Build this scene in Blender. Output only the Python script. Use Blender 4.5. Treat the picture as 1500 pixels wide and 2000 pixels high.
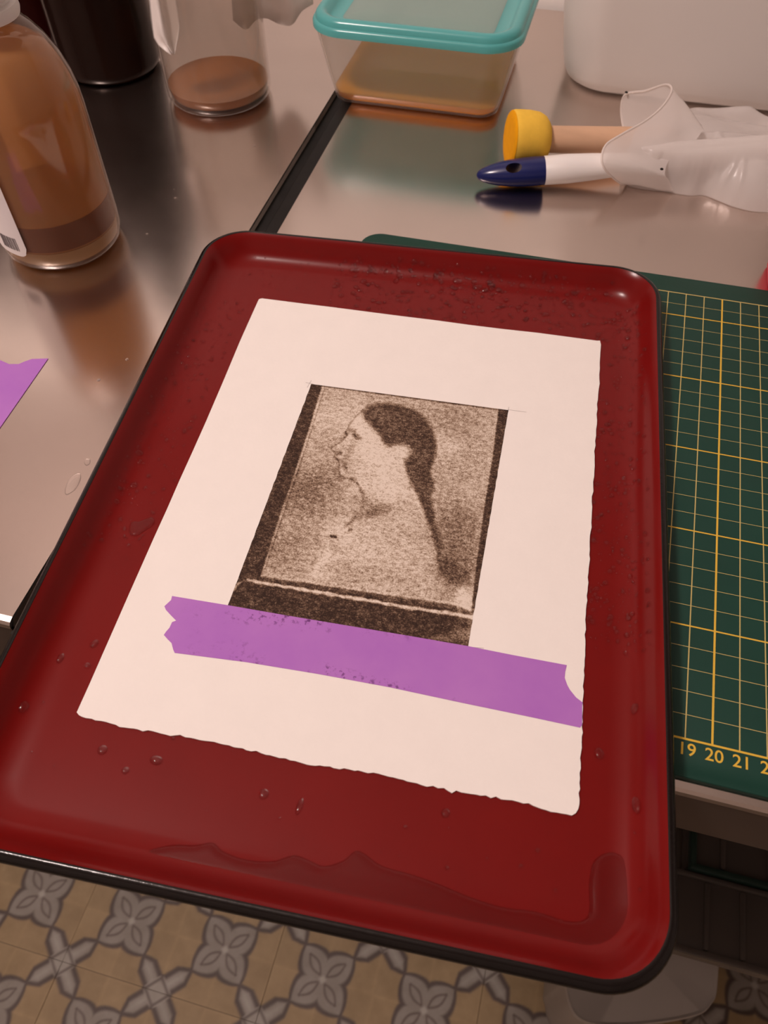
import bpy, math, random
import numpy as np
from mathutils import Matrix, Vector
random.seed(7); rng = np.random.default_rng(7)
for o in list(bpy.data.objects): bpy.data.objects.remove(o)
S = bpy.context.scene
COL = S.collection

# ------------------------------------------------------------------ camera, light, exposure
F_PX = 1580.0
RV = np.array([-0.16158687, 0.57711607, -0.80051653])      # view direction
RR = np.array([0.96675664, 0.25546271, -0.01097234])       # right
RD = np.array([0.19816981, -0.77567766, -0.59921022])      # down
CAM = np.array([0.11195336, -0.13985955, 0.30213309])
cd = bpy.data.cameras.new('camera'); cam = bpy.data.objects.new('camera', cd); COL.objects.link(cam)
cd.sensor_fit = 'VERTICAL'; cd.sensor_height = 36.0; cd.lens = F_PX * 36.0 / 2000.0
cd.clip_start = 0.01; cd.clip_end = 30
M = Matrix.Identity(4)
for i in range(3):
    M[i][0] = RR[i]; M[i][1] = -RD[i]; M[i][2] = -RV[i]; M[i][3] = CAM[i]
cam.matrix_world = M
cd.dof.use_dof = True; cd.dof.focus_distance = 0.37; cd.dof.aperture_fstop = 18.0
S.camera = cam

W = bpy.data.worlds.new('room_ambient'); S.world = W; W.use_nodes = True
bg = W.node_tree.nodes['Background']; bg.inputs[0].default_value = (1.0, 0.80, 0.74, 1); bg.inputs[1].default_value = 0.05

ld = bpy.data.lights.new('ceiling_bulb', 'POINT'); ld.energy = 50.0; ld.color = (1.0, 0.825, 0.775); ld.shadow_soft_size = 0.11
lo = bpy.data.objects.new('ceiling_bulb', ld); COL.objects.link(lo); lo.location = (-0.58, -0.16, 1.32)

S.view_settings.view_transform = 'Standard'; S.view_settings.look = 'None'
S.view_settings.gamma = 1.0; S.view_settings.use_curve_mapping = False; S.view_settings.exposure = 0.0

# ------------------------------------------------------------------ helpers
def at(px, py, z):
    d = RR * ((px - 750) / F_PX) + RD * ((py - 1000) / F_PX) + RV
    return CAM + d * ((z - CAM[2]) / d[2])
def pix(P):
    P = np.asarray(P, float) - CAM
    c = P @ RV
    return 750 + F_PX * (P @ RR) / c, 1000 + F_PX * (P @ RD) / c

def tag(o, label=None, cat=None, group=None, kind=None):
    if label: o['label'] = label
    if cat: o['category'] = cat
    if group: o['group'] = group
    if kind: o['kind'] = kind
    return o
def thing(name, loc, label, cat, group=None, kind=None):
    o = bpy.data.objects.new(name, None); COL.objects.link(o); o.location = loc; o.empty_display_size = .02
    return tag(o, label, cat, group, kind)
def wloc(o):
    v = Vector((0, 0, 0))
    while o is not None: v = v + Vector(o.location); o = o.parent
    return np.array(v)
def mesh(name, verts, faces, mat, parent=None, smooth=True, origin=None, sharp=None):
    """verts in world metres; stored relative to the parent (or origin)."""
    base = wloc(parent) if parent is not None else np.array(origin if origin is not None else (0, 0, 0), float)
    v = np.asarray(verts, float)
    if parent is not None and origin is not None:
        off = np.array(origin, float)
    else: off = base
    me = bpy.data.meshes.new(name); me.from_pydata((v - off).tolist(), [], [list(map(int, f)) for f in faces]); me.update()
    if smooth:
        me.polygons.foreach_set('use_smooth', [True] * len(me.polygons))
        me.set_sharp_from_angle(angle=math.radians(sharp if sharp else 40))
    o = bpy.data.objects.new(name, me); COL.objects.link(o)
    if mat: me.materials.append(mat)
    if parent is not None:
        o.parent = parent
        if origin is not None: o.location = tuple(off - base)
    else: o.location = tuple(base)
    return o
def loft(rings, cap0=True, cap1=True, closed=True):
    """rings: list of (n,3) arrays"""
    n = len(rings[0]); V = np.concatenate(rings); Fc = []
    for k in range(len(rings) - 1):
        for i in range(n if closed else n - 1):
            j = (i + 1) % n
            Fc.append((k*n+i, k*n+j, (k+1)*n+j, (k+1)*n+i))
    if cap0: Fc.append(tuple(reversed(range(n))))
    if cap1: Fc.append(tuple(range((len(rings)-1)*n, len(rings)*n)))
    return V, Fc
def circ(cx, cy, r, z, n=48, a0=0):
    t = np.linspace(0, 2*np.pi, n, endpoint=False) + a0
    return np.stack([cx + r*np.cos(t), cy + r*np.sin(t), np.full(n, z)], 1)
def lathe(cx, cy, prof, n=48, cap0=True, cap1=True):
    return loft([circ(cx, cy, r, z, n) for r, z in prof], cap0, cap1)
def rrect(x0, x1, y0, y1, r, z, k=8):
    r = max(r, 1e-4); P = []
    for cx, cy, a in ((x1-r, y1-r, 0), (x0+r, y1-r, 90), (x0+r, y0+r, 180), (x1-r, y0+r, 270)):
        for i in range(k + 1):
            t = math.radians(a + 90*i/k); P.append((cx + r*math.cos(t), cy + r*math.sin(t), z))
    return np.array(P)
def box(x0, x1, y0, y1, z0, z1, b=0.0):
    if b <= 0: return loft([rrect(x0, x1, y0, y1, 1e-4, z0, 1), rrect(x0, x1, y0, y1, 1e-4, z1, 1)])
    return loft([rrect(x0+b, x1-b, y0+b, y1-b, b, z0, 3), rrect(x0, x1, y0, y1, b, z0+b, 3),
                 rrect(x0, x1, y0, y1, b, z1-b, 3), rrect(x0+b*.3, x1-b*.3, y0+b*.3, y1-b*.3, b, z1-b*.3, 3), rrect(x0+b, x1-b, y0+b, y1-b, b, z1, 3)])
def poly_prism(pts, z0, z1, inset=0.0):
    """pts (n,2) counter-clockwise or clockwise outline -> slab; with inset the top edge is rounded in"""
    p = np.asarray(pts, float); n = len(p)
    A = 0.5*np.sum(p[:, 0]*np.roll(p[:, 1], -1) - np.roll(p[:, 0], -1)*p[:, 1])
    if A < 0: p = p[::-1]
    r = lambda q, z: np.column_stack([q, np.full(n, z)])
    if inset <= 0: return loft([r(p, z0), r(p, z1)])
    t = np.roll(p, -1, 0) - np.roll(p, 1, 0); t /= np.linalg.norm(t, axis=1)[:, None] + 1e-12
    nrm = np.column_stack([-t[:, 1], t[:, 0]])
    return loft([r(p, z0), r(p + nrm*inset*.25, z0 + (z1-z0)*.6), r(p + nrm*inset*.6, z0 + (z1-z0)*.9), r(p + nrm*inset, z1)])
def tube(path, rad, n=12, cap=True):
    P = np.asarray(path, float); m = len(P); rad = np.broadcast_to(np.asarray(rad, float), (m,)); rings = []
    T = np.gradient(P, axis=0); T /= np.linalg.norm(T, axis=1)[:, None]
    up = np.array([0, 0, 1.0])
    for i in range(m):
        a = np.cross(T[i], up)
        if np.linalg.norm(a) < 1e-4: a = np.cross(T[i], [1, 0, 0])
        a /= np.linalg.norm(a); b = np.cross(a, T[i]); t = np.linspace(0, 2*np.pi, n, endpoint=False)
        rings.append(P[i] + rad[i]*(np.cos(t)[:, None]*a + np.sin(t)[:, None]*b))
    return loft(rings, cap, cap)
def join(parts):
    V = []; Fc = []; o = 0
    for v, f in parts:
        V.append(np.asarray(v)); Fc += [tuple(i + o for i in q) for q in f]; o += len(v)
    return np.concatenate(V), Fc
def smooth_closed(pts, m):
    """Catmull-Rom through closed control points -> m samples"""
    P = np.asarray(pts, float); n = len(P); out = []
    for s in np.linspace(0, n, m, endpoint=False):
        i = int(s); t = s - i; a, b, c, d = P[(i-1) % n], P[i % n], P[(i+1) % n], P[(i+2) % n]
        out.append(.5*((2*b) + (c-a)*t + (2*a-5*b+4*c-d)*t*t + (3*b-3*c+d-a)*t**3))
    return np.array(out)
def smooth_open(pts, m):
    P = np.asarray(pts, float); P = np.vstack([2*P[0]-P[1], P, 2*P[-1]-P[-2]]); n = len(P) - 3; out = []
    for s in np.linspace(0, n - 1e-6, m):
        i = int(s); t = s - i; a, b, c, d = P[i], P[i+1], P[i+2], P[i+3]
        out.append(.5*((2*b) + (c-a)*t + (2*a-5*b+4*c-d)*t*t + (3*b-3*c+d-a)*t**3))
    return np.array(out)

# ------------------------------------------------------------------ materials
def newmat(name):
    m = bpy.data.materials.new(name); m.use_nodes = True; nt = m.node_tree
    for n in list(nt.nodes): nt.nodes.remove(n)
    return m, nt, nt.nodes, nt.links
def N(nt, typ, **kw):
    n = nt.nodes.new(typ)
    for k, v in kw.items(): setattr(n, k, v)
    return n
def c4(c): return (c[0], c[1], c[2], 1)
def noise(nt, scale, detail=3, rough=.5, stretch=None):
    tc = N(nt, 'ShaderNodeTexCoord'); tex = N(nt, 'ShaderNodeTexNoise')
    tex.inputs['Scale'].default_value = scale; tex.inputs['Detail'].default_value = detail; tex.inputs['Roughness'].default_value = rough
    if stretch:
        mp = N(nt, 'ShaderNodeMapping'); mp.inputs['Scale'].default_value = stretch
        nt.links.new(tc.outputs['Object'], mp.inputs[0]); nt.links.new(mp.outputs[0], tex.inputs[0])
    else: nt.links.new(tc.outputs['Object'], tex.inputs[0])
    return tex
def ramp(nt, src, stops):
    r = N(nt, 'ShaderNodeValToRGB'); e = r.color_ramp.elements
    while len(e) < len(stops): e.new(.5)
    for k, (p, c) in enumerate(stops): e[k].position = p; e[k].color = c4(c)
    nt.links.new(src, r.inputs[0]); return r
def pm(name, col, rough=.5, metal=0., spec=.5, coat=0., coat_r=.05, vary=0., vscale=40., bump=0., bscale=300., stretch=None, sss=0., rvary=None):
    m, nt, ns, lk = newmat(name)
    b = N(nt, 'ShaderNodeBsdfPrincipled'); out = N(nt, 'ShaderNodeOutputMaterial'); lk.new(b.outputs[0], out.inputs[0])
    b.inputs['Base Color'].default_value = c4(col); b.inputs['Roughness'].default_value = rough; b.inputs['Metallic'].default_value = metal
    b.inputs['Specular IOR Level'].default_value = spec; b.inputs['Coat Weight'].default_value = coat; b.inputs['Coat Roughness'].default_value = coat_r
    if sss: b.inputs['Subsurface Weight'].default_value = sss; b.inputs['Subsurface Radius'].default_value = (.01, .006, .004); b.inputs['Subsurface Scale'].default_value = .5
    if vary:
        t = noise(nt, vscale, 4, .55, stretch)
        r = ramp(nt, t.outputs['Fac'], [(.3, [c*(1-vary) for c in col]), (.7, [min(1, c*(1+vary)) for c in col])]); lk.new(r.outputs[0], b.inputs['Base Color'])
    if rvary:
        t = noise(nt, rvary[0], 5, .6, stretch); mr = N(nt, 'ShaderNodeMapRange'); mr.inputs['From Min'].default_value = .3; mr.inputs['From Max'].default_value = .7
        mr.inputs['To Min'].default_value = rvary[1]; mr.inputs['To Max'].default_value = rvary[2]; lk.new(t.outputs['Fac'], mr.inputs[0]); lk.new(mr.outputs[0], b.inputs['Roughness'])
    if bump:
        t = noise(nt, bscale, 4, .6); bp = N(nt, 'ShaderNodeBump'); bp.inputs['Strength'].default_value = bump; bp.inputs['Distance'].default_value = .001
        lk.new(t.outputs['Fac'], bp.inputs['Height']); lk.new(bp.outputs[0], b.inputs['Normal'])
    return m
def clear(name, tint=(1, 1, 1), ior=1.4, rough=.05, body=None, body_fac=0., trans=.5, bump=0., bscale=200.):
    """thin clear material: transparent + Fresnel gloss, optionally with some cloudy body (diffuse + translucent)"""
    m, nt, ns, lk = newmat(name); out = N(nt, 'ShaderNodeOutputMaterial')
    t = N(nt, 'ShaderNodeBsdfTransparent'); t.inputs[0].default_value = c4(tint); cur = t.outputs[0]
    if body:
        d = N(nt, 'ShaderNodeBsdfDiffuse'); d.inputs[0].default_value = c4(body); l = N(nt, 'ShaderNodeBsdfTranslucent'); l.inputs[0].default_value = c4(body)
        x = N(nt, 'ShaderNodeMixShader'); x.inputs[0].default_value = trans; lk.new(d.outputs[0], x.inputs[1]); lk.new(l.outputs[0], x.inputs[2])
        y = N(nt, 'ShaderNodeMixShader'); y.inputs[0].default_value = body_fac; lk.new(cur, y.inputs[1]); lk.new(x.outputs[0], y.inputs[2]); cur = y.outputs[0]
    g = N(nt, 'ShaderNodeBsdfGlossy'); g.inputs['Roughness'].default_value = rough; g.inputs[0].default_value = (1, 1, 1, 1)
    fr = N(nt, 'ShaderNodeFresnel'); ge = N(nt, 'ShaderNodeNewGeometry'); mi = N(nt, 'ShaderNodeMapRange')
    mi.inputs['To Min'].default_value = ior; mi.inputs['To Max'].default_value = 1/ior; lk.new(ge.outputs['Backfacing'], mi.inputs[0]); lk.new(mi.outputs[0], fr.inputs[0])   # same reflectance from both sides of a wall
    if bump:
        tx = noise(nt, bscale, 3, .5); bp = N(nt, 'ShaderNodeBump'); bp.inputs['Strength'].default_value = bump; bp.inputs['Distance'].default_value = .002
        lk.new(tx.outputs['Fac'], bp.inputs['Height']); lk.new(bp.outputs[0], g.inputs['Normal']); lk.new(bp.outputs[0], fr.inputs['Normal'])
    z = N(nt, 'ShaderNodeMixShader'); lk.new(fr.outputs[0], z.inputs[0]); lk.new(cur, z.inputs[1]); lk.new(g.outputs[0], z.inputs[2]); lk.new(z.outputs[0], out.inputs[0])
    return m
def attrmat(name, rough=.6, spec=.3):
    m, nt, ns, lk = newmat(name); b = N(nt, 'ShaderNodeBsdfPrincipled'); out = N(nt, 'ShaderNodeOutputMaterial'); lk.new(b.outputs[0], out.inputs[0])
    a = N(nt, 'ShaderNodeAttribute', attribute_name='paint'); b.inputs['Roughness'].default_value = rough; b.inputs['Specular IOR Level'].default_value = spec
    t = noise(nt, 35, 4, .6); mx = N(nt, 'ShaderNodeMix', data_type='RGBA', blend_type='MULTIPLY'); mx.inputs[0].default_value = 1
    r = ramp(nt, t.outputs['Fac'], [(.3, (.78, .76, .72)), (.7, (1, 1, 1))])
    lk.new(a.outputs['Color'], mx.inputs[6]); lk.new(r.outputs[0], mx.inputs[7]); lk.new(mx.outputs[2], b.inputs['Base Color'])
    return m

M_STEEL = pm('brushed_steel', (.71, .615, .56), .2, 1., vary=.05, vscale=9, rvary=(5, .16, .25))
M_STEEL2 = pm('dull_steel', (.42, .39, .36), .38, 1., vary=.15, vscale=8)
M_APRON = pm('shaded_steel', (.16, .12, .10), .5, .6, .3, vary=.15, vscale=8)  # apron steel coloured darker to hold the shade on the table front
M_RED = pm('red_enamel', (.158, .0045, .0040), .22, 0, .22, coat=.0, coat_r=.06, vary=.05, vscale=30)
M_BLACKEN = pm('black_enamel', (.008, .0055, .005), .13, 0, .34, bump=.10, bscale=350)
M_PAPER = pm('cotton_paper', (.87, .83, .79), .85, 0, .2, vary=.012, vscale=60, bump=.12, bscale=900)
M_MAT = pm('green_mat', (.006, .045, .031), .5, 0, .3, vary=.08, vscale=25, bump=.06, bscale=1500)
M_MATEDGE = M_MAT
M_YLINE = pm('yellow_print', (.72, .46, .055), .5, 0, .3)
M_YTHIN = pm('pale_yellow_print', (.55, .44, .16), .5, 0, .3)
M_BLACK = pm('black_rubber', (.008, .007, .0065), .5, 0, .25, vary=.3, vscale=120)
M_WALL = pm('painted_wall', (.88, .84, .81), .8, 0, .2, vary=.03, vscale=5)
M_WALL2 = pm('tan_wall', (.62, .56, .51), .8, 0, .2, vary=.03, vscale=5)
M_WALLL = pm('beige_wall', (.34, .29, .265), .8, 0, .2, vary=.03, vscale=5)
M_CEIL = pm('white_ceiling', (.56, .52, .49), .9, 0, .1)
M_GROUT = pm('grout', (.16, .13, .10), .9)
def watermat(name, rough=.04):
    m, nt, ns, lk = newmat(name); g = N(nt, 'ShaderNodeBsdfGlass'); g.inputs['IOR'].default_value = 1.33; g.inputs['Roughness'].default_value = rough
    t = N(nt, 'ShaderNodeBsdfTransparent'); x = N(nt, 'ShaderNodeMixShader'); x.inputs[0].default_value = .64; out = N(nt, 'ShaderNodeOutputMaterial')
    lk.new(t.outputs[0], x.inputs[1]); lk.new(g.outputs[0], x.inputs[2]); lk.new(x.outputs[0], out.inputs[0]); return m
M_WATER = watermat('water')
M_POOL = clear('water_pool', (.84, .77, .77), 1.25, .02)
M_GLASS = clear('clear_glass', (.93, .91, .89), 1.45, .03, body=(.7, .66, .62), body_fac=.08)
M_PLASTIC = clear('clear_plastic', (.95, .92, .88), 1.42, .10, body=(.8, .7, .6), body_fac=.06)
M_FROST = clear('frosted_plastic', (.96, .95, .94), 1.25, .3, body=(.94, .89, .86), body_fac=.11, trans=.5)
M_JUG = clear('milky_plastic', (.9, .9, .88), 1.35, .3, body=(.90, .86, .83), body_fac=.94, trans=.18)
M_GLOVE = clear('vinyl_glove_film', (.97, .95, .93), 1.35, .25, body=(.92, .88, .86), body_fac=.80, trans=.5, bump=.3, bscale=120)
M_GLOVE2 = clear('thick_vinyl_film', (.97, .95, .93), 1.3, .3, body=(.95, .90, .87), body_fac=.88, trans=.12)
M_GLOVERIM = clear('vinyl_rim', (.97, .95, .93), 1.4, .2, body=(.95, .90, .87), body_fac=.75, trans=.4)
M_TEAL = clear('teal_plastic', (.25, .75, .75), 1.45, .2, body=(.16, .60, .60), body_fac=.85, trans=.35)
M_TEALP = clear('teal_panel_plastic', (.62, .82, .78), 1.45, .25, body=(.42, .58, .54), body_fac=.7, trans=.4)
M_WHITEP = pm('white_plastic', (.82, .79, .77), .35, 0, .5, sss=.1)
M_NAVY = pm('navy_plastic', (.008, .014, .10), .22, 0, .5)
M_WOOD = pm('pale_wood', (.66, .42, .27), .55, 0, .3, vary=.12, vscale=60, stretch=(.08, 1, 1))
M_FOAM = pm('yellow_foam', (.88, .55, .07), .9, 0, .2, vary=.04, vscale=200, bump=.15, bscale=1500)
M_FOAMF = pm('orange_foam_face', (.82, .36, .003), .9, 0, .2, vary=.05, vscale=200, bump=.4, bscale=1200)
M_AMBERL = clear('tan_liquid', (.90, .68, .42), 1.33, .05, body=(.66, .34, .125), body_fac=.60, trans=.5)
M_AMBERB = clear('tan_base_plastic', (.85, .62, .36), 1.45, .05, body=(.80, .52, .26), body_fac=.6, trans=.4)
M_REFRACT = clear('refraction_tint', (.62, .36, .22), 1.33, .05, body=(.33, .125, .055), body_fac=.6, trans=.4)
M_JARL = clear('brown_liquid', (.70, .38, .16), 1.33, .05, body=(.50, .18, .035), body_fac=.88, trans=.15)
M_ORANGEL = clear('orange_liquid', (.9, .42, .06), 1.33, .05, body=(.98, .40, .02), body_fac=.93, trans=.15)
M_DARKG = pm('dark_brown_glass', (.012, .005, .0035), .16, 0, .18)
M_DARKR = pm('dark_red_glass', (.022, .0025, .002), .15, 0, .14)
M_LABEL = pm('white_label', (.80, .76, .76), .5, 0, .3)
M_INK = pm('grey_ink', (.09, .06, .065), .6)
M_PINK = pm('pink_plastic', (.62, .008, .045), .4, 0, .5)
M_SHELFP = clear('smoky_plastic', (.45, .42, .40), 1.45, .2, body=(.20, .17, .15), body_fac=.6, trans=.3)
M_DGREEN = pm('dark_green_plastic', (.008, .03, .022), .5)
M_BLUE = pm('blue_grey_plastic', (.03, .045, .10), .5)
M_TUB = pm('white_tub_plastic', (.52, .48, .44), .55, 0, .3, vary=.05, vscale=10)
M_TILE = attrmat('painted_cement_tile', .55, .35)
M_PENCIL = pm('pencil', (.45, .41, .39), .8)

def tapemat():
    m, nt, ns, lk = newmat('purple_masking_tape'); b = N(nt, 'ShaderNodeBsdfPrincipled'); out = N(nt, 'ShaderNodeOutputMaterial'); lk.new(b.outputs[0], out.inputs[0])
    b.inputs['Roughness'].default_value = .7; b.inputs['Specular IOR Level'].default_value = .3
    a = noise(nt, 30, 4, .6); r = ramp(nt, a.outputs['Fac'], [(.3, (.40, .145, .54)), (.7, (.45, .18, .56))])
    s = noise(nt, 420, 3, .7); r2 = ramp(nt, s.outputs['Fac'], [(.54, (1, 1, 1)), (.63, (.30, .17, .30))])
    k = noise(nt, 55, 2, .5); r3 = ramp(nt, k.outputs['Fac'], [(.46, (0, 0, 0)), (.60, (1, 1, 1))])
    at_ = N(nt, 'ShaderNodeAttribute', attribute_name='smudge'); mu = N(nt, 'ShaderNodeMath', operation='MULTIPLY'); lk.new(r3.outputs[0], mu.inputs[0]); lk.new(at_.outputs['Fac'], mu.inputs[1])
    x = N(nt, 'ShaderNodeMix', data_type='RGBA', blend_type='MULTIPLY'); lk.new(mu.outputs[0], x.inputs[0]); lk.new(r.outputs[0], x.inputs[6]); lk.new(r2.outputs[0], x.inputs[7])
    lk.new(x.outputs[2], b.inputs['Base Color']); return m
M_TAPE = tapemat()

def printmat():
    m, nt, ns, lk = newmat('sepia_ink_print'); b = N(nt, 'ShaderNodeBsdfPrincipled'); out = N(nt, 'ShaderNodeOutputMaterial'); lk.new(b.outputs[0], out.inputs[0])
    b.inputs['Roughness'].default_value = .8; b.inputs['Specular IOR Level'].default_value = .15
    a = N(nt, 'ShaderNodeAttribute', attribute_name='paint')
    n1 = noise(nt, 1500, 3, .6); n2 = noise(nt, 520, 3, .6, (1, 1.5, 1))
    s = N(nt, 'ShaderNodeMath', operation='ADD'); lk.new(n1.outputs['Fac'], s.inputs[0]); lk.new(n2.outputs['Fac'], s.inputs[1])
    mm = N(nt, 'ShaderNodeMath', operation='MULTIPLY_ADD'); mm.inputs[1].default_value = 1.08; mm.inputs[2].default_value = -1.08; lk.new(s.outputs[0], mm.inputs[0])
    ad = N(nt, 'ShaderNodeMath', operation='ADD'); lk.new(mm.outputs[0], ad.inputs[0]); lk.new(a.outputs['Fac'], ad.inputs[1])
    r = ramp(nt, ad.outputs[0], [(0., (.75, .66, .57)), (.25, (.53, .43, .34)), (.5, (.27, .185, .128)), (.75, (.098, .057, .038)), (1., (.034, .019, .014))])
    lk.new(r.outputs[0], b.inputs['Base Color']); return m
M_PRINT = printmat()

# ------------------------------------------------------------------ the setting
FZ = -0.80
P_ = 0.1238; TS = 2*P_; TX, TY = -0.3136, -0.0965
WX0, WX1, WY0, WY1, CZ = -1.8, 1.9, -2.0, .645, 1.70
v, f = box(WX0-.06, WX1+.06, WY0-.06, WY1+.06, FZ-.05, FZ-.004)
floor = tag(mesh('floor', v, f, M_GROUT, smooth=False), kind='structure', label='patterned cement tile floor in cream with brown and grey flower chains')
for nm, bb, mt_, lb_ in (('wall_back', (WX0, WX1, WY1+.012, WY1+.06, FZ, CZ), M_WALLL, 'wall behind the steel tables, darkened to dim their reflections'), ('trim_1', (WX0, WX1, WY1, WY1+.012, FZ, .62), M_WALL, 'white splashback panel along the wall behind the tables'), ('wall_left', (WX0-.06, WX0, WY0, WY1+.06, FZ, CZ), M_WALLL, 'beige painted wall at the left end of the tables'),  # splashback and darker unseen wall above shaped to tone the steel's reflections
                     ('wall_right', (WX1, WX1+.06, WY0, WY1+.06, FZ, CZ), M_WALL2, 'tan painted wall at the right end of the tables'), ('wall_front', (WX0, WX1, WY0-.06, WY0, FZ, CZ), M_WALL2, 'tan painted wall behind the viewer'),
                     ('ceiling', (WX0-.06, WX1+.06, WY0-.06, WY1+.06, CZ, CZ+.06), M_CEIL, 'pale ceiling of the room')):
    v, f = box(*bb); tag(mesh(nm, v, f, mt_, smooth=False), kind='structure', label=lb_)

def make_tile():
    n = 170; h = TS/2 - .0003
    g = np.linspace(-h, h, n); X, Y = np.meshgrid(g, g, indexing='ij')
    L = P_/math.sqrt(2); e = (X+Y)/math.sqrt(2); q = (X-Y)/math.sqrt(2)
    ie = np.round(e/L); iq = np.round(q/L); de = (e - ie*L)/L; dq = (q - iq*L)/L
    cross = ((ie + iq) % 2 == 0)
    u = np.maximum(abs(de), abs(dq)); w = np.minimum(abs(de), abs(dq))     # along arm, across arm
    # elongated hexagon arm of the cross
    hw = np.where(u < .36, .105, .105*np.clip((.50-u)/.14, 0, 1)); sd_c = np.where(u < .15, np.maximum(u, w)-.15, w - hw)
    in_c = np.where(u < .15, w - .15, w - hw)
    # petals of the flower
    t = np.clip(u/.49, 0, 1); pw = .205*np.sin(np.pi*np.clip(t, 0, 1)**.85)**.75; pw = np.maximum(pw, np.where(u < .12, .12, 0)); in_f = w - pw
    ins = np.where(cross, in_c, in_f)
    cream = np.array([.40, .285, .155]); dark = np.array([.115, .085, .075]); grey = np.array([.33, .295, .26]); lite = np.array([.46, .43, .39])
    C = np.zeros((n, n, 3)); C[:] = cream
    # pale facets inside the cream octagons
    a = np.abs(((X/P_ + .25) % .5) - .25); b = np.abs(((Y/P_ + .25) % .5) - .25)
    fac = 1 + .10*np.clip(1 - np.minimum(a, b)/.03, 0, 1) - .05*((np.floor(X/P_*2) + np.floor(Y/P_*2)) % 2)
    C *= fac[..., None]
    def mixin(mask, col): C[:] = C*(1-mask[..., None]) + col*mask[..., None]
    sm = lambda x, s=.018: np.clip(.5 - x/s/2, 0, 1)
    mixin(sm(ins - .038), dark)
    mixin(sm(ins + .030), grey)
    core = np.where(cross, ins + .070, ins + .105); mixin(sm(core, .03)*np.where(cross, .7, .0), lite)
    loop = np.abs(w - .055*np.sin(np.pi*np.clip((u-.06)/.30, 0, 1))) - .014
    mixin(sm(loop, .012)*(~cross)*(u < .37), dark*1.3)
    sq = np.abs(np.maximum(u, w) - .12) - .018; mixin(sm(sq, .012)*cross*.8, dark*1.1)
    mixin(sm(np.hypot(de, dq) - .045)*(~cross), lite*1.1)
    V = np.stack([X, Y, np.zeros_like(X)], -1).reshape(-1, 3)
    idx = np.arange(n*n).reshape(n, n)
    Fc = np.stack([idx[:-1, :-1], idx[1:, :-1], idx[1:, 1:], idx[:-1, 1:]], -1).reshape(-1, 4).tolist()
    # skirt
    b0 = len(V); cor = np.array([(-h, -h, -.004), (h, -h, -.004), (h, h, -.004), (-h, h, -.004)]); V = np.vstack([V, cor])
    e0 = idx[:, 0]; e1 = idx[-1, :]; e2 = idx[::-1, -1]; e3 = idx[0, ::-1]
    for ed, a_, b_ in ((e0, 0, 1), (e1, 1, 2), (e2, 2, 3), (e3, 3, 0)): Fc.append([b0+a_, b0+b_] + [int(i) for i in ed[::-1]])
    me = bpy.data.meshes.new('tile'); me.from_pydata(V.tolist(), [], Fc); me.update()
    ca = me.color_attributes.new('paint', 'FLOAT_COLOR', 'POINT')
    col = np.ones((len(V), 4), np.float32); col[:n*n, :3] = C.reshape(-1, 3); col[n*n:, :3] = cream
    ca.data.foreach_set('color', col.ravel()); me.materials.append(M_TILE); return me
TILE = make_tile()
for i in range(-2, 6):
    for j in range(-2, 3):
        o = bpy.data.objects.new('tile', TILE); COL.objects.link(o); o.parent = floor
        o.location = (TX + (i+.5)*TS, TY + (j+.5)*TS, FZ + random.uniform(-.0004, .0004))
        o.rotation_euler = (random.uniform(-.001, .001), random.uniform(-.001, .001), 0)

# ------------------------------------------------------------------ the two steel tables and the black strip
def steel_table(x0, x1, label, shelf=True, xs=None):
    t = thing('steel_table', (0.5*(x0+x1), .3, FZ), label, 'table')
    y0, y1 = -.0195, .640
    # top sheet with a rolled front edge and a front apron
    prof = [(y1, -.038), (y1, -.001), (y1-.001, 0), (y0+.004, 0), (y0+.0015, -.0006), (y0+.0004, -.0018), (y0, -.004), (y0+.0012, -.005), (y0+.004, -.0015), (y1-.002, -.0015), (y1-.002, -.038)]
    r = [np.array([(x, a, b) for a, b in prof]) for x in (x0, x1)]
    v, f = loft(r); mesh('worktop', v, f, M_STEEL, t, smooth=False)
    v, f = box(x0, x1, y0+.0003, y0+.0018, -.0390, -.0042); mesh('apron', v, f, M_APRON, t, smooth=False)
    for lx in (x0+.05, x1-.05):
        for ly in (.09, .60):
            v, f = lathe(lx, ly, [(.019, FZ), (.024, FZ+.004), (.024, FZ+.02), (.019, FZ+.022), (.019, -.0035)], 16); mesh('leg', v, f, M_STEEL2, t)
    if shelf:
        a, b = xs or (x0+.02, x1-.02)
        v, f = box(a, b, .024, .62, -.445, -.432, .003); mesh('undershelf', v, f, M_STEEL2, t)
    return t
steel_table(-.0705, 1.05, 'stainless steel table carrying the green cutting mat and the plastic container')
steel_table(-1.25, -.0888, 'stainless steel table carrying the tan bottle and the glass beaker')
st = thing('gap_strip', (-.08, .3, -.04), 'black strip filling the gap between the two steel tables', 'strip')
y0, y1 = -.021, .639
v, f = loft([np.array([(-.0887, y, -.02), (-.0887, y, -.0052), (-.0810, y, -.0048), (-.0805, y, -.0030), (-.0800, y, -.0026), (-.0707, y, -.0018), (-.0706, y, -.02)]) for y in (y0, y1)])
mesh('strip_body', v, f, M_BLACK, st, smooth=False)
v, f = box(-.0888, -.0704, -.020, -.017, -.040, -.020); mesh('end_cap', v, f, M_BLACK, st, smooth=False)

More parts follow.
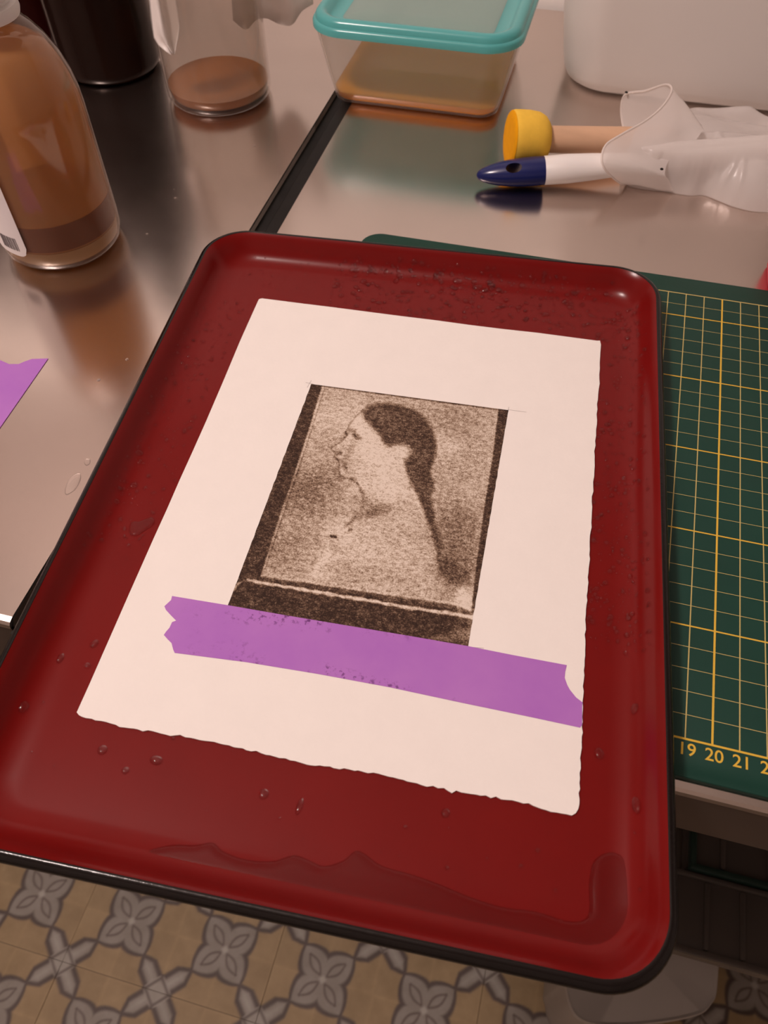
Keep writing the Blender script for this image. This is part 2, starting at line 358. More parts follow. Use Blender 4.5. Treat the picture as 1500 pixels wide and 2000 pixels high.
# things under the right table
def ribbed_tray(x0, x1, y0, y1, z0, z1, nr, label, rimmat, lid=False):
    t = thing('storage_tray', ((x0+x1)/2, (y0+y1)/2, z0), label, 'tray')
    v, f = box(x0, x1, y0, y1, z0, z1-.004, .003); mesh('body', v, f, M_SHELFP, t)
    fr = join([box(x0-.002, x1+.002, y0-.003, y0+.002, z1-.007, z1+.001, .001), box(x0-.002, x1+.002, y1-.002, y1+.002, z1-.007, z1+.001, .001),
               box(x0-.002, x0+.003, y0, y1, z1-.007, z1+.001, .001), box(x1-.003, x1+.002, y0, y1, z1-.007, z1+.001, .001)])
    mesh('rim', fr[0], fr[1], rimmat, t)
    for k in range(nr):
        x = x0 + (x1-x0)*(k+.6)/nr
        v, f = box(x, x+.004, y0+.003, y1-.003, z1-.005, z1-.001, .001); mesh('rib', v, f, M_SHELFP, t)
    return t
ribbed_tray(.245, .60, .018, .074, -.4315, -.400, 13, 'smoky ribbed plastic tray at the front of the shelf under the table', M_SHELFP)
ribbed_tray(.304, .60, .080, .130, -.4315, -.395, 8, 'smoky ribbed plastic tray behind the front tray under the table', M_DGREEN)
tp = np.array([(24.2, 3), (24.6, 0), (26.1, -2.3), (30, -1.9), (35.9, .3), (38.2, 2.0), (38.9, 5.4), (38.9, 20), (24.2, 20)])/100
c = tp.mean(0); tb = thing('plastic_tub', (c[0], c[1], FZ), 'white plastic tub on the tiled floor under the table', 'tub')
sp = smooth_closed(tp, 72)
rg = lambda s, z: np.column_stack([c + (sp - c)*s, np.full(72, z)])
v, f = loft([rg(.86, FZ+.001), rg(.88, FZ+.004), rg(.985, -.612)]); mesh('body', v, f, M_TUB, tb)
v, f = loft([rg(.985, -.614), rg(1.0, -.612), rg(1.0, -.603), rg(.985, -.600), rg(.95, -.602), rg(.2, -.601)]); mesh('lid', v, f, M_TUB, tb)

# ------------------------------------------------------------------ green cutting mat
mt = thing('cutting_mat', (.21, .135, 0), 'green cutting mat with yellow grid lines and numbers partly under the tray', 'cutting mat')
mx0, mx1, my0, my1 = -.0152, .4352, -.0150, .2850
v, f = loft([rrect(mx0, mx1, my0, my1, .012, .0004, 10), rrect(mx0, mx1, my0, my1, .012, .0027, 10), rrect(mx0+.0003, mx1-.0003, my0+.0003, my1-.0003, .012, .003, 10)])
mesh('mat_body', v, f, M_MAT, mt)
zt = .00306
def flat(x0, x1, y0, y1, z=zt): return np.array([(x0, y0, z), (x1, y0, z), (x1, y1, z), (x0, y1, z)]), [(0, 1, 2, 3)]
for i in range(0, 43):
    w = .00042 if i % 10 == 0 else (.00024 if i % 5 else .00024)
    v, f = flat(i*.01-w, i*.01+w, 0, .27, zt + (.00002 if i % 10 == 0 else 0)); mesh('grid_line', v, f, M_YLINE if i % 10 == 0 else M_YTHIN, mt, False)
for j in range(0, 28):
    w = .00034 if (j % 5 == 0 or j == 27) else .00013
    if j == 0: w = .00042
    v, f = flat(-.0003, .4203, j*.01-w, j*.01+w, zt+.00001); mesh('grid_line', v, f, M_YLINE if (j % 5 == 0) else M_YTHIN, mt, False)
def numeral(txt, x, y, size, parent):
    cu = bpy.data.curves.new('numeral', 'FONT'); cu.body = txt; cu.size = size; cu.align_x = 'CENTER'; cu.resolution_u = 4; cu.offset = .00006
    o = bpy.data.objects.new('tmp', cu); COL.objects.link(o)
    dg = bpy.context.evaluated_depsgraph_get(); me = bpy.data.meshes.new_from_object(o.evaluated_get(dg)); bpy.data.objects.remove(o)
    me.materials.clear(); me.materials.append(M_YLINE)
    p = bpy.data.objects.new('numeral', me); COL.objects.link(p); p.parent = parent; b = wloc(parent); p.location = (x-b[0], y-b[1], zt+.00002-b[2]); return p
for k in range(0, 43): numeral(str(k), k*.01 + .0008, -.0063, .0070, mt)

# ------------------------------------------------------------------ enamel tray
ZR = .0180
def line(p, q): return np.cross([p[0], p[1], 1], [q[0], q[1], 1])
def meet(a, b): c = np.cross(a, b); return c[:2]/c[2]
pp = lambda x, y: at(x, y, ZR-.002)[:2]
Lt = line(pp(520, 454), pp(1180, 518)); Lr = line(pp(1295, 640), pp(1329, 1812)); Ll = line(pp(371, 535), pp(1, 1277)); Lb = line(pp(0, 1684), pp(1160, 1938))
TL, TR, BR, BL = meet(Lt, Ll), meet(Lt, Lr), meet(Lb, Lr), meet(Lb, Ll)
TW = .5*(np.linalg.norm(TR-TL) + np.linalg.norm(BR-BL)); TLn = .5*(np.linalg.norm(TL-BL) + np.linalg.norm(TR-BR))
def t2w(P):
    P = np.asarray(P, float); u = P[:, :1]/TW; w = P[:, 1:2]/TLn
    xy = BL*(1-u)*(1-w) + BR*u*(1-w) + TR*u*w + TL*(1-u)*w
    return np.column_stack([xy, P[:, 2]])
def w2t(xy):
    a = np.array([.5, .5])
    for _ in range(12):
        u, w = a; q = BL*(1-u)*(1-w) + BR*u*(1-w) + TR*u*w + TL*(1-u)*w - xy
        J = np.column_stack([(BR-BL)*(1-w) + (TR-TL)*w, (TL-BL)*(1-u) + (TR-BR)*u]); a = a - np.linalg.solve(J, q)
    return a[0]*TW, a[1]*TLn
RC = .026
FLZ = .0043
# inset (m) -> height of the inner surface
PROF = [(.0, ZR-.0040), (.0002, ZR-.0028), (.0008, ZR-.0014), (.0017, ZR-.0005), (.0028, ZR), (.0035, ZR-.0001), (.0048, ZR-.0012), (.0066, ZR-.0036), (.0083, ZR-.0066), (.0103, ZR-.0094), (.0127, ZR-.0116), (.0156, FLZ+.0009), (.0188, FLZ+.0002), (.0215, FLZ)]
pd = np.array([p[0] for p in PROF]); pz = np.array([p[1] for p in PROF])
tring = lambda d, z: t2w(rrect(d, TW-d, d, TLn-d, max(RC-d*.75, .006), z, 14))
TC = t2w([(TW/2, TLn/2, .003)])[0]
tray = thing('enamel_tray', TC, 'large red enamel tray with a black rim holding the wet print', 'tray')
v, f = loft([tring(a, b) for a, b in PROF[5:]], cap0=False, cap1=True); mesh('basin', v, f, M_RED, tray, sharp=70)
lip = [(.0037, ZR-.0010), (.0037, ZR-.0002)] + [(a, b) for a, b in reversed(PROF[:6])][0:6] + [(.0003, ZR-.0050), (.0010, ZR-.0053), (.0018, ZR-.0046), (.0028, ZR-.0018)]
v, f = loft([tring(a, b) for a, b in lip], cap0=False, cap1=False); mesh('rim', v, f, M_BLACKEN, tray, sharp=70)
out = [(.0026, ZR-.0016), (.0040, ZR-.0020), (.0058, ZR-.0044), (.0074, ZR-.0074), (.0094, ZR-.0104), (.0118, ZR-.0126), (.0150, .0036), (.0185, .0031), (.0215, .00305)]
v, f = loft([tring(a, b) for a, b in out], cap0=False, cap1=True); f = [tuple(reversed(q)) for q in f]; mesh('outer_shell', v, f, M_BLACKEN, tray, sharp=70)
def tray_surface(X, Y):
    """tray-local plan point -> height and outward slope normal"""
    def dd(x, y):
        d = [x, TW-x, y, TLn-y]; a = min(d[0], d[1]); b = min(d[2], d[3]); r = RC*.8
        if a < r and b < r: return r - math.hypot(r-a, r-b)
        return min(a, b)
    g = lambda x, y: float(np.interp(dd(x, y), pd, pz))
    e = .0004; z = g(X, Y); n = np.array([-(g(X+e, Y)-g(X-e, Y))/(2*e), -(g(X, Y+e)-g(X, Y-e))/(2*e), 1.]); return z, n/np.linalg.norm(n), dd(X, Y)

# ------------------------------------------------------------------ paper with the printed portrait
PZ0, PZ = FLZ + .00006, FLZ + .0008
left = [(150, 1391), (200, 1278), (300, 1051), (402, 824), (470, 664), (505, 585)]
top = [(508, 583), (512, 583), (650, 600), (850, 626), (1050, 650), (1166, 665)]
right = [(1171, 667), (1173, 674), (1172, 690), (1171, 720), (1167, 790), (1163, 860), (1159, 940), (1155, 1020), (1150, 1110), (1145, 1200), (1142, 1280), (1139, 1340), (1138, 1400), (1136, 1440), (1134, 1490), (1131, 1550), (1130, 1580)]
bot = [(1127, 1589), (1117, 1592), (1067, 1583), (1033, 1570), (990, 1562), (950, 1555), (890, 1545), (883, 1548), (867, 1538), (823, 1532), (760, 1516), (700, 1506), (607, 1494), (537, 1478), (429, 1452), (341, 1436), (243, 1420), (159, 1399), (152, 1395)]
def densify(P, step, jit):
    out = []
    for (a, b) in zip(P[:-1], P[1:]):
        n = max(1, int(math.hypot(b[0]-a[0], b[1]-a[1])/step))
        for i in range(n): t = i/n; out.append((a[0]+(b[0]-a[0])*t + random.gauss(0, jit), a[1]+(b[1]-a[1])*t + random.gauss(0, jit)))
    return out
ol = densify(left + [top[0]], 60, .3) + densify(top + [right[0]], 60, .5) + densify(right + [bot[0]], 9, .7) + densify(bot + [left[0]], 9, 1.1)
PO = np.array([at(x, y, PZ)[:2] for x, y in ol])
pc = PO.mean(0)
paper = thing('paper_sheet', (pc[0], pc[1], PZ0), 'white deckle-edged paper with a sepia portrait print lying in the red tray', 'paper')
v, f = poly_prism(PO, PZ0, PZ); mesh('sheet', v, f, M_PAPER, paper, smooth=False)

def c1(x, y): return (400 + x*650/1500, 700 + y*650/1500)
def c2(x, y): return (560 + x*340/1500, 740 + y*340/1500)
def seg_dist(PX, PY, pts, closed=False):
    P = np.array(pts, float); Q = np.roll(P, -1, 0) if closed else P[1:]; A = P if closed else P[:-1]; D = np.full(PX.shape, 1e9)
    for a, b in zip(A, Q):
        d = b - a; L2 = d @ d + 1e-9; t = np.clip(((PX-a[0])*d[0] + (PY-a[1])*d[1])/L2, 0, 1)
        D = np.minimum(D, np.hypot(PX - a[0] - t*d[0], PY - a[1] - t*d[1]))
    return D
def inside(PX, PY, pts):
    P = np.array(pts, float); I = np.zeros(PX.shape, bool); j = len(P) - 1
    for i in range(len(P)):
        a, b = P[i], P[j]
        c = ((a[1] > PY) != (b[1] > PY)) & (PX < (b[0]-a[0])*(PY-a[1])/(b[1]-a[1]+1e-12) + a[0]); I ^= c; j = i
    return I
def soft(PX, PY, pts, s): 
    d = seg_dist(PX, PY, pts, True); d = np.where(inside(PX, PY, pts), -d, d); return np.clip(.5 - d/(2*s), 0, 1)
def wob(X, Y, sc, seed):
    r = np.random.default_rng(seed); o = np.zeros_like(X)
    for k in range(9):
        a = r.uniform(0, 2*np.pi); fq = sc*r.uniform(.6, 1.8); o += np.sin((X*np.cos(a) + Y*np.sin(a))*fq + r.uniform(0, 6.3))
    return o/4
PZP = PZ + .00005
pq = [at(*p, PZP)[:2] for p in ((608, 750), (993, 801), (912, 1275), (440, 1196))]
nu, nv = 270, 370
U, Vv = np.meshgrid(np.linspace(0, 1, nu), np.linspace(0, 1, nv), indexing='ij')
XY = (pq[0]*((1-U)*(1-Vv))[..., None] + pq[1]*(U*(1-Vv))[..., None] + pq[2]*(U*Vv)[..., None] + pq[3]*((1-U)*Vv)[..., None])
edge_j = .00009*wob(Vv, U, 130, 3)*((U == 0) | (U == 1)); XY[..., 0] += edge_j
W3 = np.concatenate([XY, np.full((nu, nv, 1), PZP)], -1)
PX, PY = pix(W3.reshape(-1, 3)); PX = PX.reshape(nu, nv); PY = PY.reshape(nu, nv)
D = .22 + .05*wob(PX, PY, .035, 5)
def blot(x, y, rx, ry, a):
    global D
    cx, cy = c1(x, y); k = 650/1500; D += a*np.exp(-((PX-cx)/(rx*k))**2 - ((PY-cy)/(ry*k))**2)
for b in [(500, 560, 150, 90, .20), (420, 660, 120, 130, .14), (360, 900, 130, 130, .16), (1130, 780, 110, 200, .24), (1120, 960, 120, 120, .18), (770, 670, 60, 40, .20), (1150, 290, 130, 90, .12),
          (1110, 400, 90, 60, -.13), (1190, 600, 60, 60, -.12), (610, 760, 90, 45, -.14), (840, 560, 70, 110, -.12), (760, 430, 100, 80, -.12), (540, 920, 40, 80, -.10), (900, 420, 40, 40, -.12), (1000, 650, 30, 80, -.05),
          (600, 250, 120, 70, -.06), (650, 900, 220, 60, -.05), (820, 800, 160, 60, .05), (760, 980, 200, 60, .08), (1190, 1080, 40, 60, -.2), (650, 620, 60, 90, -.04), (960, 330, 30, 100, .0)]: blot(*b)
face = [c2(*p) for p in [(655, 270), (595, 325), (545, 390), (508, 455), (520, 485), (470, 540), (392, 588), (383, 612), (425, 628), (482, 636), (412, 655), (412, 675), (445, 705), (455, 745), (447, 790), (462, 832), (500, 853), (545, 858), (600, 890), (650, 960), (700, 1010)]] + [c1(*p) for p in [(760, 660), (900, 640), (985, 680), (950, 600), (905, 470), (930, 400), (860, 380), (800, 370), (740, 300)]]
D += .045; D -= .13*soft(PX, PY, face, 3.0)
body_ = [c1(*p) for p in [(640, 755), (720, 705), (820, 690), (960, 660), (1015, 760), (1045, 900), (1060, 970), (1060, 1080), (440, 1000), (520, 900)]]
D -= .05*soft(PX, PY, body_, 5.0)
hair = [c2(*p) for p in [(655, 270), (690, 235), (760, 212), (850, 210), (960, 222), (1050, 248), (1120, 280), (1190, 330), (1240, 400), (1275, 480), (1288, 560), (1285, 640), (1268, 710), (1240, 790), (1238, 835), (1272, 885), (1262, 960), (1245, 1010), (1262, 1100)]] + \
       [c1(*p) for p in [(1022, 640), (1038, 720), (1060, 790), (1075, 850), (1052, 900), (1040, 850), (1015, 760), (985, 680), (950, 600), (925, 560)]] + [c2(*p) for p in [(1090, 930), (1040, 820), (1015, 740), (1020, 695), (1062, 660), (1075, 620), (1050, 580), (1005, 558), (950, 568), (880, 588), (835, 565), (805, 490), (765, 450), (710, 395), (665, 345), (650, 300)]]
hs = soft(PX, PY, hair, 4.0); D = D*(1-hs) + (.76 + .05*wob(PX, PY, .06, 9))*hs
hs = soft(PX, PY, [c2(*p) for p in [(655, 270), (690, 235), (700, 330), (760, 430), (800, 480), (745, 440), (690, 380)]], 6); D -= .12*hs
lump = [c1(*p) for p in [(1048, 898), (1090, 895), (1140, 930), (1190, 970), (1190, 1015), (1150, 1040), (1100, 1005), (1055, 965)]]
hs = soft(PX, PY, lump, 4); D = D*(1-hs) + .72*hs
def stroke(pts, w, a, s=1.2):
    global D
    d = seg_dist(PX, PY, pts); D += a*np.clip(1 - (d - w)/s, 0, 1)*(d < w + s)
prof_face = [c2(*p) for p in [(655, 270), (595, 325), (545, 390), (508, 455), (520, 485), (470, 540), (392, 588), (383, 612), (425, 628), (482, 636)]]
stroke(prof_face, .7, .26, 2.0)
stroke([c2(*p) for p in [(470, 645), (412, 655), (412, 675), (445, 705), (455, 745), (447, 790), (462, 832), (500, 853), (545, 858), (600, 890), (640, 940)]], .8, .26, 2.2)
stroke([c2(*p) for p in [(570, 480), (600, 510), (640, 515)]], 1.4, .40, 3)
stroke([c2(*p) for p in [(515, 470), (545, 440), (580, 450), (605, 490)]], 2.5, .36, 4)
stroke([c2(*p) for p in [(575, 560), (545, 620), (520, 690), (500, 760)]], 3, .15, 6)
stroke([c2(*p) for p in [(440, 690), (490, 720), (510, 760)]], 1.2, .22, 3)
stroke([c2(*p) for p in [(560, 860), (600, 860)]], 1.5, .18, 3)
stroke([c2(*p) for p in [(990, 570), (1040, 590), (1058, 625), (1035, 660), (1000, 690)]], .8, .20, 2)
stroke([c1(*p) for p in [(690, 560), (712, 610), (712, 680), (640, 755)]], .8, .16, 4)
stroke([c1(*p) for p in [(640, 755), (720, 705), (820, 690)]], 2.0, .16, 6)
stroke([c1(*p) for p in [(570, 800), (590, 805)]], 1.6, .55, 2); stroke([c1(*p) for p in [(650, 775), (662, 772)]], 1.4, .5, 2)
stroke([c1(*p) for p in [(640, 620), (690, 570)]], 5, -.10, 6); stroke([c1(*p) for p in [(560, 880), (490, 970)]], 3, -.10, 5)
# dark borders of the print
lb = [c1(*p) for p in [(470, 90), (530, 118), (475, 300), (410, 500), (340, 700), (250, 985), (150, 1010), (60, 1120)]]
d = soft(PX, PY, lb, 1.2); D = D*(1-d) + (.86 + .04*wob(PX, PY, .1, 4))*d
stroke([c1(*p) for p in [(541, 130), (485, 310), (420, 510), (352, 710), (268, 960)]], .6, .22, 1.2)
rb = [c1(*p) for p in [(1325, 225), (1380, 225), (1330, 560), (1230, 1150), (1200, 1150), (1228, 900), (1262, 660), (1298, 440)]]
d = soft(PX, PY, rb, 1.2); D = D*(1-d) + (.84 + .05*wob(PX, PY, .1, 6))*d
stroke([c1(*p) for p in [(485, 117), (1362, 236)]], .8, .45, 1.6)
bb = [c1(*p) for p in [(60, 1120), (190, 985), (270, 985), (1150, 1115), (1215, 1150), (1205, 1330), (60, 1160)]]
d = soft(PX, PY, bb, 2); D = D*(1-d) + (.88 + .05*wob(PX, PY, .08, 8))*d
mb = [c1(*p) for p in [(270, 975), (1150, 1105), (1150, 1140), (270, 1002)]]; d = soft(PX, PY, mb, 3); D -= .14*d
ws = [c1(*p) for p in [(188, 990), (300, 1012), (500, 1044), (700, 1076), (900, 1112), (1100, 1140), (1215, 1160), (1215, 1178), (1100, 1158), (900, 1128), (700, 1092), (500, 1060), (300, 1026), (190, 1006)]]
d = soft(PX + 1.2*wob(PX, PY, .25, 12), PY + 1.2*wob(PX, PY, .25, 13), ws, 1.6); D = D*(1-d) + (.10 + .10*wob(PX, PY, .3, 14))*d
blot(1160, 1090, 28, 70, -.45); blot(1170, 1250, 60, 40, -.30); blot(1060, 1260, 60, 18, -.25); blot(1205, 1170, 20, 60, -.3)
D = np.clip(D, 0, 1)
idx = np.arange(nu*nv).reshape(nu, nv); Fc = np.stack([idx[:-1, :-1], idx[:-1, 1:], idx[1:, 1:], idx[1:, :-1]], -1).reshape(-1, 4).tolist()
pr = mesh('printed_portrait', W3.reshape(-1, 3), Fc, M_PRINT, paper, smooth=False); tag(pr, 'sepia portrait print of a person in left profile with long tied hair and dark borders')
ca = pr.data.color_attributes.new('paint', 'FLOAT_COLOR', 'POINT'); ca.data.foreach_set('color', np.column_stack([np.repeat(D.reshape(-1, 1), 3, 1), np.ones(nu*nv)]).astype(np.float32).ravel())
pl = []
for a, b in (((597, 747), (612, 750)), ((608, 743), (600, 757)), ((992, 800), (1028, 805)), ((994, 795), (990, 812)), ((920, 1264), (945, 1266))):
    A, B = at(*a, PZP), at(*b, PZP); t = (B-A)/np.linalg.norm(B-A); n_ = np.array([-t[1], t[0], 0])*.00012; pl.append((np.array([A-n_, A+n_, B+n_, B-n_]), [(0, 1, 2, 3)]))
for v, f in pl: mesh('pencil_mark', v, f, M_PENCIL, paper, smooth=False)

# ------------------------------------------------------------------ purple tapes
def tape(px, z0, z1, label, smudge=None):
    pts = np.array([at(x, y, z1)[:2] for x, y in px]); c = pts.mean(0)
    v, f = poly_prism(pts, z0, z1); o = mesh('masking_tape', v, f, M_TAPE, None, False, origin=(c[0], c[1], z0)); tag(o, label, 'tape')
    me = o.data; a = me.attributes.new('smudge', 'FLOAT', 'POINT'); a.data.foreach_set('value', [0. if smudge is None else smudge(p) for p in v]); return o
tz = PZP + .0001
lend = [(336, 1164), (334, 1172), (321, 1184), (324, 1191), (334, 1202), (344, 1212), (336, 1215), (331, 1226), (324, 1234), (320, 1240), (327, 1248), (335, 1256), (338, 1268), (341, 1275)]
botl = [(480, 1293), (620, 1316), (760, 1342), (900, 1372), (1040, 1401), (1133, 1421)]
rend = [(1137, 1416), (1137, 1378), (1138, 1372), (1125, 1362), (1113, 1347), (1108, 1338), (1103, 1324), (1104, 1312), (1107, 1299)]
topl = [(1000, 1279), (915, 1262), (800, 1242), (680, 1222), (560, 1202), (445, 1182)]
def sm(p):
    x, y = pix(np.array([p])); x = float(x[0]); return max(0., min(1., (x-420)/40, (930-x)/100))
tp1 = tape(lend + botl + rend + topl, PZ + .00006, tz, 'long purple masking tape strip with torn ends holding the print', sm)
tape([(94, 700), (0, 835), (-120, 1010), (-300, 960), (-200, 790), (-90, 690), (-20, 697), (2, 704), (18, 711), (36, 711), (48, 706), (62, 701)], .0001, .00035, 'torn purple masking tape stuck on the steel table at the left')

# ------------------------------------------------------------------ water
def dome(r, h, n=10, k=3, sx=1., sy=1., rot=0.):
    rings = []
    for i in range(k+1):
        a = i/(k+.6)*np.pi/2; t = np.linspace(0, 2*np.pi, n, endpoint=False)
        x = r*math.cos(a)*np.cos(t)*sx; y = r*math.cos(a)*np.sin(t)*sy
        rings.append(np.column_stack([x*math.cos(rot)-y*math.sin(rot), x*math.sin(rot)+y*math.cos(rot), np.full(n, h*math.sin(a))]))
    return loft(rings, False, True)
def place(v, P, n):
    a = np.cross([0, 1, 0], n); a /= np.linalg.norm(a); b = np.cross(n, a); return P + v[:, :1]*a + v[:, 1:2]*b + v[:, 2:]*n
PAPL = [tuple(p) for p in PO[::3]]
def drop_on_tray(X, Y, r, h, **k):
    z, n, d = tray_surface(X, Y); P = t2w([(X, Y, z)])[0]; v, f = dome(r, h, **k); return place(v, P, n), f, P
dl = []
def scatter(nd, fx, fy, rmin, rmax):
    c = 0
    while c < nd:
        X, Y = fx(), fy()
        if not (.0075 < X < TW-.0075 and .0075 < Y < TLn-.0075): continue
        P = t2w([(X, Y, 0)])[0]
        if inside(np.array([P[0]]), np.array([P[1]]), PO)[0]: continue
        r = rmin + (rmax-rmin)*random.random()**2.6
        v, f, _ = drop_on_tray(X, Y, r, r*random.uniform(.55, .75), n=10, k=3, sx=random.uniform(.8, 1.15), sy=random.uniform(.85, 1.3), rot=random.uniform(0, 3)); dl.append((v, f)); c += 1
U_ = random.uniform
scatter(760, lambda: TW*U_(.30, .97), lambda: TLn - .0078 - .040*random.random()**1.3, .00035, .0018)
scatter(110, lambda: TW*U_(.08, .32), lambda: TLn - .0078 - .03*random.random(), .0002, .0007)
scatter(620, lambda: TW - .0078 - .026*random.random()**1.2, lambda: TLn*U_(.34, .92), .0003, .0013)
scatter(420, lambda: .0085 + .024*random.random(), lambda: TLn*U_(.36, .86), .00025, .0011)
scatter(110, lambda: TW*U_(.03, .97), lambda: TLn*U_(.08, .95), .0002, .0009)
v, f = join(dl); o = mesh('water_spray', v, f, M_WATER, None, True, origin=TC, sharp=180); tag(o, 'fine spray of clear water droplets beaded on the red tray walls', 'water', kind='stuff')
big = [(200, 1465, 9, 8, 'small round water droplet just below the lower left corner of the paper'), (245, 1505, 7, 6, 'tiny water droplet lowest of the three below the paper corner'), (305, 1485, 12, 8, 'oval water droplet rightmost of the three below the paper corner'),
       (515, 1551, 9, 9, 'round water droplet below the paper, just left of the streak-shaped drop'), (585, 1575, 6, 14, 'streak-shaped water drop below the middle of the paper edge'), (870, 1588, 8, 8, 'round water droplet under the small tab in the bottom paper edge'),
       (1244, 1572, 9, 14, 'tall water droplet on the tray floor right of the lower right paper corner'), (1240, 1384, 8, 10, 'water droplet near the right tray wall level with the tape end'), (1170, 1472, 9, 10, 'flat water droplet close to the right paper edge below the tape'),
       (184, 1258, 7, 8, 'ring-edged water droplet left of the paper level with the tape'), (118, 1286, 6, 9, 'slim water droplet near the left tray wall beside the ring-edged droplet'), (170, 1300, 7, 5, 'small flat water droplet just below the ring-edged droplet'), (45, 1380, 8, 10, 'water droplet at the left tray wall nearest the image edge'),
       (261, 948, 7, 6, 'water droplet just above the kidney-shaped drop'), (227, 977, 6, 5, 'small water droplet on the left tray wall left of the kidney-shaped drop'), (271, 882, 8, 6, 'crescent water droplet on the left tray wall beside the print'), (360, 842, 5, 6, 'lone water droplet close to the left paper edge'), (290, 930, 5, 4, 'very small water droplet between the crescent droplet and the paper'),
       (860, 548, 5, 4, 'leftmost large water droplet in the row under the far tray wall'), (893, 548, 9, 6, 'second water droplet in the row under the far tray wall'), (933, 562, 9, 6, 'third water droplet in the row under the far tray wall'), (960, 551, 8, 6, 'upper of the two rightmost droplets under the far tray wall'), (973, 567, 7, 5, 'lower of the two rightmost droplets under the far tray wall'),
       (1066, 614, 7, 5, 'lone larger water droplet above the top right part of the paper'), (1050, 1661, 4, 4, 'tiny water droplet left of the puddle loop at lower right')]
for px, py, a, b, lb_ in big:
    w = at(px, py, FLZ+.001)[:2]; X, Y = w2t(w); z, n, d = tray_surface(X, Y); w = at(px, py, z)[:2]; X, Y = w2t(w); sc = np.linalg.norm(t2w([(X, Y, z)])[0]-CAM)/F_PX
    v, f, P = drop_on_tray(X, Y, .5*(a+b)*sc, (.5*(a+b)*sc)*.50, n=18, k=5, sx=2*a/(a+b), sy=2*b/(a+b)*1.15, rot=U_(-.4, .4))
    o = mesh('water_droplet', v, f, M_WATER, None, True, origin=P, sharp=180); tag(o, lb_, 'droplet', 'large droplets on the red tray')
def pool(name, px, z0, h, inset, label, mat=None, m=None):
    """a shallow sheet of water: height grows inward from the outline"""
    mat = mat or M_POOL
    P = smooth_closed([at(x, y, z0)[:2] for x, y in px], m or len(px)*8); c = P.mean(0); lo = P.min(0); hi = P.max(0)
    st = max(min((hi-lo).max()/260, inset*.6), .00012); gx = np.arange(lo[0]-2*st, hi[0]+2*st, st); gy = np.arange(lo[1]-2*st, hi[1]+2*st, st); X, Y = np.meshgrid(gx, gy, indexing='ij')
    I = inside(X, Y, P); pad = I.copy(); pad[1:] |= I[:-1]; pad[:-1] |= I[1:]; q = pad.copy(); q[:, 1:] |= pad[:, :-1]; q[:, :-1] |= pad[:, 1:]
    bi = np.argwhere(q & ~I)
    d = seg_dist(X, Y, P, True); H = h*np.sqrt(np.clip(1 - (1 - np.clip(d/inset, 0, 1))**2, 0, 1)); H[~I] = 0
    for i, j in bi:
        A = P; B = np.roll(P, -1, 0); dd = B-A; tt = np.clip(((X[i, j]-A[:, 0])*dd[:, 0] + (Y[i, j]-A[:, 1])*dd[:, 1])/((dd**2).sum(1)+1e-15), 0, 1)
        C = A + dd*tt[:, None]; k = np.argmin((C[:, 0]-X[i, j])**2 + (C[:, 1]-Y[i, j])**2); X[i, j], Y[i, j] = C[k]
    ix = -np.ones(X.shape, int); ix[q] = np.arange(q.sum()); V = np.column_stack([X[q], Y[q], z0 + H[q]])
    fm = q[:-1, :-1] & q[1:, :-1] & q[1:, 1:] & q[:-1, 1:]; a = np.argwhere(fm); i, j = a[:, 0], a[:, 1]
    f = np.stack([ix[i, j], ix[i+1, j], ix[i+1, j+1], ix[i, j+1]], 1).tolist()
    o = mesh(name, V, f, mat, None, True, origin=(c[0], c[1], z0), sharp=180); return tag(o, label, 'water')
pool('water_droplet', [(252, 1030), (258, 1020), (272, 1019), (285, 1014), (296, 1011), (302, 1017), (298, 1027), (284, 1036), (266, 1047), (254, 1043)], FLZ+.00005, .0010, .0014, 'kidney-shaped water drop on the tray left of the paper', M_WATER)
pool('water_puddle', [(185, 1650), (215, 1655), (262, 1662), (300, 1656), (341, 1649), (380, 1650), (415, 1645), (436, 1662), (480, 1678), (532, 1681), (574, 1670), (605, 1680), (632, 1691), (670, 1680), (700, 1661), (745, 1690), (800, 1706), (852, 1724), (920, 1752), (982, 1771), (1047, 1780), (1112, 1799), (1148, 1787), (1150, 1723), (1160, 1681), (1190, 1664), (1217, 1673), (1230, 1710), (1240, 1770), (1250, 1830), (1235, 1880), (1190, 1893), (1100, 1878), (950, 1842), (800, 1806), (600, 1756), (400, 1708), (250, 1680)], FLZ+.00005, .0014, .0030, 'shallow puddle of water collected along the near wall of the red tray')
pool('water_droplet', [(127, 958), (133, 940), (145, 928), (157, 926), (157, 938), (148, 955), (138, 963), (129, 966)], .00003, .0006, .0010, 'flat water drop on the bare steel beside the tray rim', M_WATER)
pool('water_droplet', [(164, 903), (168, 897), (176, 898), (175, 906), (168, 909)], .00003, .0005, .0007, 'tiny water drop on the steel above the flat drop', M_WATER)
for x, y, r, lb_ in [(248, 702, .0009, 'tiny water bead on the steel left of the tray, upper of two'), (193, 742, .0010, 'tiny water bead on the steel right of the loose purple tape'), (343, 387, .0010, 'tiny water bead on the steel midway between tan bottle and beaker'), (340, 370, .0006, 'faintest water bead just above the midway bead'),
                 (287, 457, .0009, 'tiny water bead on the steel right of the tan bottle base'), (196, 310, .0006, 'tiny water bead on the steel beside the tan bottle shoulder'), (497, 285, .0010, 'tiny water bead on the steel below the glass beaker')]:
    P = at(x, y, 0.0); v, f = dome(r, r*.5, 12, 4); o = mesh('water_droplet', v + P, f, M_WATER, None, True, origin=P, sharp=180); tag(o, lb_, 'droplet', 'water beads on the left steel table')

